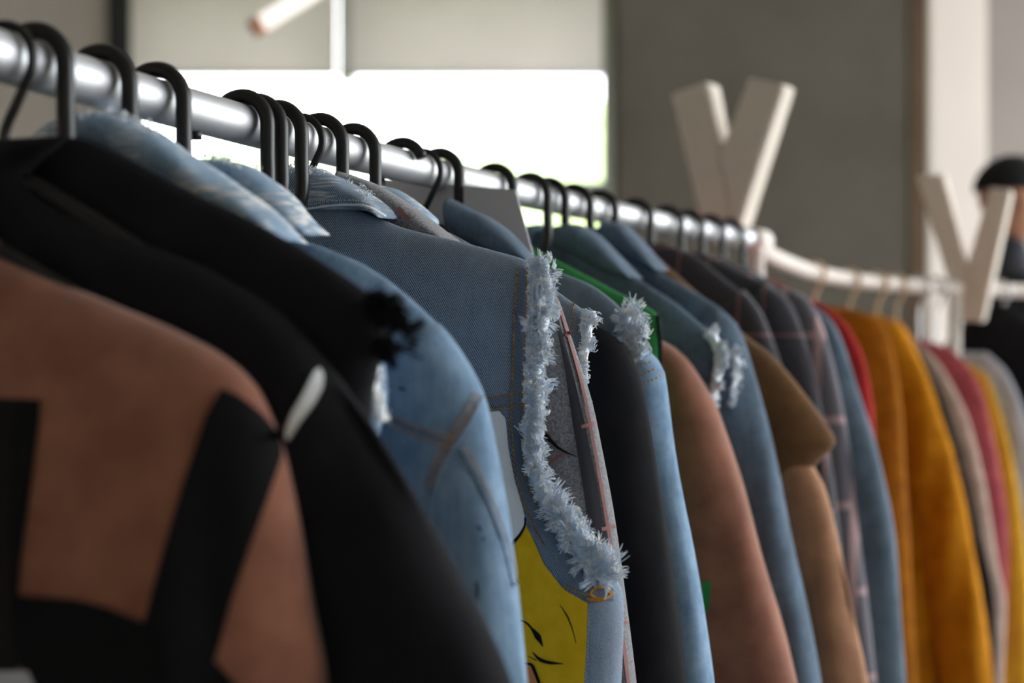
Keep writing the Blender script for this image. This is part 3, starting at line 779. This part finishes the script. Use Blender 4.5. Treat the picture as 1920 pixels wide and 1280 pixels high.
# denim jacket with washed sleeve
g = G('denim_jacket', 'faded blue denim jacket with a ragged shoulder, before the green felt vest', 'jacket', hook=790)
g.body([(880, 425), (960, 470), (1040, 506), (1110, 535), (1165, 578), (1195, 630), (1200, 700), (1205, 900), (1220, 1290)], M['denim_grey'], T=0.026, seed=24)
g.sleeves([(1135, 612), (1175, 630), (1210, 655), (1240, 692), (1258, 800), (1282, 950), (1338, 1300)], M['denim_light'], w0=0.11, w1=0.085, seed=25, ty=(0.03, 0.036))
g.collar([(845, 372), (880, 388), (925, 412), (965, 445), (1002, 488)], [(850, 440), (890, 462), (930, 480), (970, 492), (1002, 494)], M['denim_ink'], ty=0.024, seed=12)
g.fray([(1150, 600), (1172, 640), (1190, 690)], [(1190, 565), (1222, 590), (1222, 640)], M['thread_blue'], count=420, ln=1.0, rad=0.0006, seed=26, y=-0.02, dy=0.01, band=M['thread_blue'])
g.stitch([[(1195, 690), (1222, 676)], [(1202, 704), (1234, 688)], [(1208, 720), (1244, 702)]], M['stitch'], gap=8, ln=5)
hang(g, 'question', 'thin black curved hanger holding the faded blue denim jacket')

# grey card
g = G('grey_card', 'flat grey card sheet hung under the rail', 'card', hook=822)
loc = [g.uv(p) for p in ((704, 334), (966, 356), (1004, 492), (1040, 640), (690, 640))]
V = [(u, -0.0015, z) for u, z in loc]+[(u, 0.0015, z) for u, z in loc]; n = len(loc)
g.add('sheet', V, [tuple(range(n)), tuple(range(2*n-1, n-1, -1))]+[(i, (i+1) % n, (i+1) % n+n, i+n) for i in range(n)], M['grey_card'], solid=False)
hanger(g, 'cane', 'black hanger holding the flat grey card', arm=0.1, drop=-0.2)
# green felt vest
g = G('felt_vest', 'bright green felt vest with square shoulder, behind the faded blue denim jacket', 'vest', hook=925)
g.body([(930, 430), (1045, 488), (1140, 538), (1232, 588), (1238, 640), (1240, 760), (1240, 1290)], M['green'], T=0.014, r=0.02, seed=27, fold=0.003)
g.seam([[(1233, 592), (1237, 640), (1238, 690)]], M['black_fab'], w=0.003, name='dark_piping')
hang(g, 'cane', 'black hanger holding the green felt vest')

# second terracotta sweater
g = G('sweater', 'plain terracotta sweater hanging midway along the rail', 'sweater', hook=992)
g.body([(1010, 470), (1150, 570), (1240, 640), (1270, 655), (1290, 720), (1295, 900), (1310, 1290)], M['brown'], T=0.03, seed=28)
g.sleeves([(1235, 636), (1265, 652), (1293, 676), (1338, 755), (1386, 900), (1432, 1060), (1500, 1310)], M['brown'], w0=0.15, w1=0.125, seed=29, ty=(0.035, 0.05))
tgp = g.patch([(1316, 1090), (1334, 1090), (1328, 1146), (1318, 1146)], M['green'], 'green_tag', lift=0.004, cols=3)
hang(g, 'cane', 'black hanger holding the plain terracotta sweater')

# dark denim vest and dark denim jacket
g = G('denim_vest', 'dark blue denim vest with ragged white edge, behind the plain terracotta sweater', 'vest', hook=1026)
g.body([(1062, 428), (1100, 445), (1150, 490), (1200, 525), (1270, 570), (1330, 622), (1352, 650), (1345, 720), (1330, 800), (1330, 1290)], M['denim_ink'], T=0.024, seed=30)
g.collar([(1045, 425), (1085, 420), (1120, 440), (1160, 480), (1190, 515)], [(1050, 470), (1085, 480), (1120, 500), (1155, 515), (1190, 522)], M['denim_ink'], ty=0.03, seed=4)
g.fray([(1318, 625), (1340, 660), (1335, 720), (1318, 790)], [(1352, 618), (1376, 660), (1364, 720), (1342, 790)], M['thread_blue'], count=420, ln=0.9, rad=0.0008, seed=31, y=-0.014, dy=0.012, band=M['thread_blue'])
hang(g, 'cane', 'black hanger holding the dark denim vest with ragged edge')
g = G('denim_jacket', 'dark blue denim jacket with pale worn sleeve, before the olive cape coat', 'jacket', hook=1074)
g.body([(1150, 425), (1182, 460), (1230, 505), (1300, 545), (1360, 585), (1385, 625), (1385, 700), (1380, 800), (1390, 1290)], M['denim_ink'], T=0.024, seed=32)
g.sleeves([(1350, 580), (1380, 606), (1400, 655), (1430, 760), (1462, 900), (1492, 1050), (1540, 1300)], M['denim_ink'], w0=0.12, w1=0.10, seed=33, ty=(0.034, 0.042))
g.collar([(1135, 415), (1170, 420), (1205, 455), (1240, 502)], [(1140, 470), (1170, 485), (1205, 500), (1240, 508)], M['denim_ink'], ty=0.03, seed=6)
g.fray([(1372, 655), (1376, 700), (1366, 760)], [(1396, 650), (1394, 700), (1384, 760)], M['thread_blue'], count=260, ln=0.9, rad=0.0008, seed=34, y=-0.03, dy=0.012, band=M['thread_blue'])
hang(g, 'cane', 'black hanger holding the dark denim jacket')

# olive cape coat with tan sleeve
g = G('cape_coat', 'olive brown coat with pointed cape shoulder over a tan sleeve', 'coat', hook=1122)
g.body([(1230, 480), (1390, 622), (1450, 668), (1512, 742), (1566, 824), (1540, 862), (1505, 900), (1490, 1000), (1490, 1290)], M['olive'], T=0.04, r=0.08, seed=35, name='cape')
g.sleeves([(1500, 800), (1522, 868), (1548, 920), (1582, 1060), (1630, 1310)], M['tan'], w0=0.10, w1=0.10, seed=36, ty=(0.03, 0.04))
hang(g, 'cane', 'black hanger holding the olive cape coat')

# charcoal plaid coats
for k, (hk, pts, sl, mt, lab) in enumerate((
    (1190, [(1246, 455), (1300, 478), (1350, 515), (1400, 560), (1440, 640), (1450, 800), (1460, 1290)], [(1395, 545), (1430, 590), (1465, 680), (1495, 800), (1530, 1000), (1570, 1300)], 'plaid_dark', 'charcoal plaid coat with high collar, right behind the olive cape coat'),
    (1248, [(1310, 470), (1400, 515), (1450, 540), (1480, 580), (1490, 700), (1510, 1290)], [(1440, 535), (1476, 560), (1500, 610), (1532, 720), (1562, 900), (1605, 1300)], 'plaid_dark', 'charcoal plaid coat, second of the dark coats after the olive cape'),
    (1288, [(1350, 480), (1440, 528), (1495, 550), (1515, 600), (1530, 700), (1550, 1290)], [(1485, 545), (1515, 560), (1542, 612), (1568, 710), (1596, 860), (1645, 1300)], 'plaid_rose', 'slate plaid coat with pale rose stripes, before the slate blue coat'))):
    g = G('plaid_coat', lab, 'coat', hook=hk)
    g.body(pts, M[mt], T=0.024, seed=40+k); g.sleeves(sl, M[mt], w0=0.12, w1=0.10, seed=44+k, ty=(0.024, 0.03), amp=0.006)
    hang(g, 'cane', 'black hanger holding the '+lab.split(',')[0])
g = G('coat', 'slate blue long coat between rose plaid and red shirt', 'coat', hook=1328)
g.body([(1400, 500), (1480, 548), (1548, 590), (1572, 640), (1590, 800), (1600, 1290)], M['slate'], T=0.026, seed=48)
g.sleeves([(1520, 572), (1556, 596), (1580, 644), (1612, 740), (1648, 860), (1678, 1010), (1700, 1310)], M['slate'], w0=0.15, w1=0.14, seed=49, ty=(0.026, 0.034), amp=0.006)
hang(g, 'cane', 'black hanger holding the slate blue coat')
g = G('shirt', 'red shirt peeking out before the mustard coats', 'shirt', hook=1366)
g.body([(1440, 520), (1510, 556), (1552, 576), (1590, 612), (1622, 680), (1640, 800), (1640, 1290)], M['red'], T=0.022, seed=50)
hang(g, 'cane', 'black hanger holding the red shirt')

# on the curved white rail
def far(name, lab, cat, at, pts, mat, sl=None, T=0.05, seed=60, yaw=0.0, r=0.08, hk='pale wooden', fold=0.022):
    g = G(name, lab, cat, rail2=at, yaw=yaw)
    g.body(pts, M[mat], T=T*0.75, r=r, seed=seed, fold=fold*0.8, hem=-1.05)
    if sl: g.sleeves(sl, M[mat], w0=0.14, w1=0.12, seed=seed+1, ty=(0.03, 0.038), amp=0.016)
    hang(g, 'question', '%s hanger holding the %s' % (hk, lab), mat=M['wood_hanger'] if 'wood' in hk else M['chrome'], r=0.004)
    return g
far('coat', 'ochre wool coat at the start of the white rail', 'coat', 1525, [(1548, 572), (1600, 580), (1650, 600), (1672, 650), (1690, 760), (1720, 1290)], 'mustard_dark', seed=61)
far('coat', 'long bright mustard coat with wide sleeve', 'coat', 1592, [(1640, 588), (1690, 606), (1708, 650), (1730, 800), (1760, 1290)], 'mustard', sl=[(1672, 598), (1700, 620), (1724, 670), (1762, 765), (1802, 910), (1836, 1090), (1868, 1300)], T=0.06, seed=62, fold=0.03)
far('jacket', 'thin black jacket edge between mustard coat and beige coat', 'jacket', 1640, [(1690, 605), (1720, 650), (1760, 730), (1800, 850), (1836, 1000), (1862, 1110), (1868, 1290)], 'black_fab', T=0.025, seed=64)
far('coat', 'beige rose coat behind the thin black jacket', 'coat', 1680, [(1706, 630), (1760, 680), (1812, 775), (1846, 900), (1872, 1060), (1886, 1130), (1880, 1290)], 'beige', T=0.035, seed=66)
far('coat', 'dusty pink coat between beige coat and yellow shirt', 'coat', 1722, [(1730, 635), (1790, 660), (1838, 725), (1866, 835), (1888, 960), (1890, 1080), (1880, 1290)], 'pink', T=0.035, seed=68, hk='thin chrome')
far('shirt', 'yellow shirt behind the dusty pink coat', 'shirt', 1762, [(1800, 675), (1850, 705), (1884, 800), (1912, 930), (1930, 1100), (1935, 1290)], 'yellow', T=0.03, seed=70, hk='thin chrome')
far('shirt', 'pale grey shirt next to the yellow shirt', 'shirt', 1802, [(1850, 660), (1890, 700), (1930, 800), (1960, 950), (1970, 1290)], 'palegrey', T=0.03, seed=72, hk='thin chrome')
far('jacket', 'black jacket at the far end of the white rail', 'jacket', 1880, [(1880, 570), (1930, 600), (1990, 660), (2020, 800), (2030, 1290)], 'black_fab2', T=0.05, seed=74, hk='thin chrome')

# ------------------------------------------------------------------ person in a black cap behind the far rail
def person(px, Y, top_py):
    x = (px-960)/F*Y; H = CZ+(640-top_py)/F*Y
    e = bpy.data.objects.new('person', None); C.objects.link(e); e.location = (x, Y, 0); e.rotation_euler = (0, 0, math.pi/2)
    tag(e, 'person in a black cap and dark shirt standing behind the far rail', 'person')
    k = H/1.80
    # local -y is the way the person faces
    J = [((0, 0, .96), .13, .10), ((0, 0, 1.12), .125, .09), ((0, .01, 1.32), .16, .10), ((0, .015, 1.44), .10, .075), ((0, 0, 1.52), .055, .055), ((0, -.005, 1.58), .052, .052),
         ((.18, .01, 1.42), .055, .055), ((.25, .02, 1.15), .043, .043), ((.27, -.06, .90), .032, .032), ((.27, -.09, .80), .03, .02),
         ((-.18, .01, 1.42), .055, .055), ((-.25, .02, 1.15), .043, .043), ((-.27, -.06, .90), .032, .032), ((-.27, -.09, .80), .03, .02),
         ((.10, 0, .88), .085, .085), ((.11, -.01, .48), .058, .058), ((.11, .02, .09), .04, .045), ((.11, -.14, .035), .035, .03),
         ((-.10, 0, .88), .085, .085), ((-.11, -.01, .48), .058, .058), ((-.11, .02, .09), .04, .045), ((-.11, -.14, .035), .035, .03)]
    E = [(0, 1), (1, 2), (2, 3), (3, 4), (4, 5), (3, 6), (6, 7), (7, 8), (8, 9), (3, 10), (10, 11), (11, 12), (12, 13), (0, 14), (14, 15), (15, 16), (16, 17), (0, 18), (18, 19), (19, 20), (20, 21)]
    for h, sg in ((9, 1), (13, -1)):          # five fingers on each hand, slightly curled
        hx, hy, hz = J[h][0]
        for q, (dy, ln_) in enumerate(((-.028, .075), (-.010, .085), (.010, .08), (.028, .065))):
            a = len(J); J.append(((hx, hy+dy, hz-.035), .0095, .0095)); J.append(((hx-sg*.006, hy+dy, hz-.035-ln_*.55), .0085, .0085)); J.append(((hx-sg*.022, hy+dy, hz-.035-ln_), .007, .007))
            E += [(h, a), (a, a+1), (a+1, a+2)]
        a = len(J); J.append(((hx-sg*.012, hy-.04, hz+.01), .0105, .0105)); J.append(((hx-sg*.026, hy-.056, hz-.03), .0085, .0085)); E += [(h, a), (a, a+1)]
    me = bpy.data.meshes.new('body'); me.from_pydata([tuple(Vector(j[0])*k) for j in J], E, []); me.update()
    o = bpy.data.objects.new('body', me); C.objects.link(o); o.parent = e
    sk = o.modifiers.new('skin', 'SKIN'); sk.use_smooth_shade = True
    for v, jn in zip(me.skin_vertices[0].data, J): v.radius = (jn[1]*k, jn[2]*k); v.use_root = False
    me.skin_vertices[0].data[0].use_root = True
    ss = o.modifiers.new('smooth', 'SUBSURF'); ss.levels = 2; ss.render_levels = 2
    me.materials.append(M['shirt'])
    # head with brow, nose, chin and ears
    bm = bmesh.new(); bmesh.ops.create_uvsphere(bm, u_segments=32, v_segments=24, radius=1.0)
    for v in bm.verts:
        c = v.co.copy()
        v.co = Vector((c.x*.075, c.y*.095, c.z*.115))
        if c.z < -0.1: v.co.x *= 1+0.28*c.z; v.co.y = v.co.y*(1+0.18*c.z)-0.012*(-c.z)
        if c.y < -0.8 and abs(c.x) < 0.22 and -0.45 < c.z < 0.1: v.co.y -= 0.02*(1-abs(c.x)/0.22)*(0.6-c.z)
        if c.y < -0.7 and 0.2 < abs(c.x) < 0.55 and 0.0 < c.z < 0.25: v.co.y += 0.008
        if c.y < -0.75 and abs(c.x) < 0.35 and -0.66 < c.z < -0.56: v.co.y += 0.006
        if abs(c.x) > 0.93 and abs(c.y) < 0.25 and -0.3 < c.z < 0.25: v.co.x += math.copysign(0.016, c.x)
        v.co *= k
        v.co += Vector((0, -.015, 1.675))*k
    hm = bpy.data.meshes.new('head'); bm.to_mesh(hm); bm.free(); link('head', hm, M['skin'], e)
    for sx_ in (-1, 1):
        bm = bmesh.new(); bmesh.ops.create_uvsphere(bm, u_segments=12, v_segments=8, radius=0.011*k, matrix=Matrix.Translation(Vector((sx_*.03, -.098, 1.688))*k))
        em = bpy.data.meshes.new('eye'); bm.to_mesh(em); bm.free(); link('eye', em, M['hair'], e)
    # cap: crown and brim
    V = []; Fc = []
    n = 28
    for i in range(9):
        a = i/8*math.pi/2
        for q in range(n):
            b = 2*math.pi*q/n; V.append(Vector((math.cos(b)*.086*math.cos(a), -.012+math.sin(b)*.106*math.cos(a), 1.70+.1*math.sin(a)))*k)
    for i in range(8):
        for q in range(n): Fc.append((i*n+q, i*n+(q+1) % n, (i+1)*n+(q+1) % n, (i+1)*n+q))
    cp = link('cap', fixn(mesh('cap', V, Fc)), M['hair'], e)
    V = []; Fc = []
    for i in range(5):
        for q in range(13):
            b = math.pi+math.pi*q/12; f = i/4
            V.append(Vector((math.cos(b)*(.084-.01*f), -.012+math.sin(b)*(.104+.085*f), 1.705-.018*f*f-.012*f)) * k)
    nn = len(V)
    V += [v+Vector((0, 0, -.004)) for v in V]
    for b0 in (0, nn):
        for i in range(4):
            for q in range(12): a = b0+i*13+q; Fc.append((a, a+1, a+14, a+13))
    br = link('cap_brim', fixn(mesh('cap_brim', V, Fc)), M['hair'], cp)
person(1890, 4.1, 290)
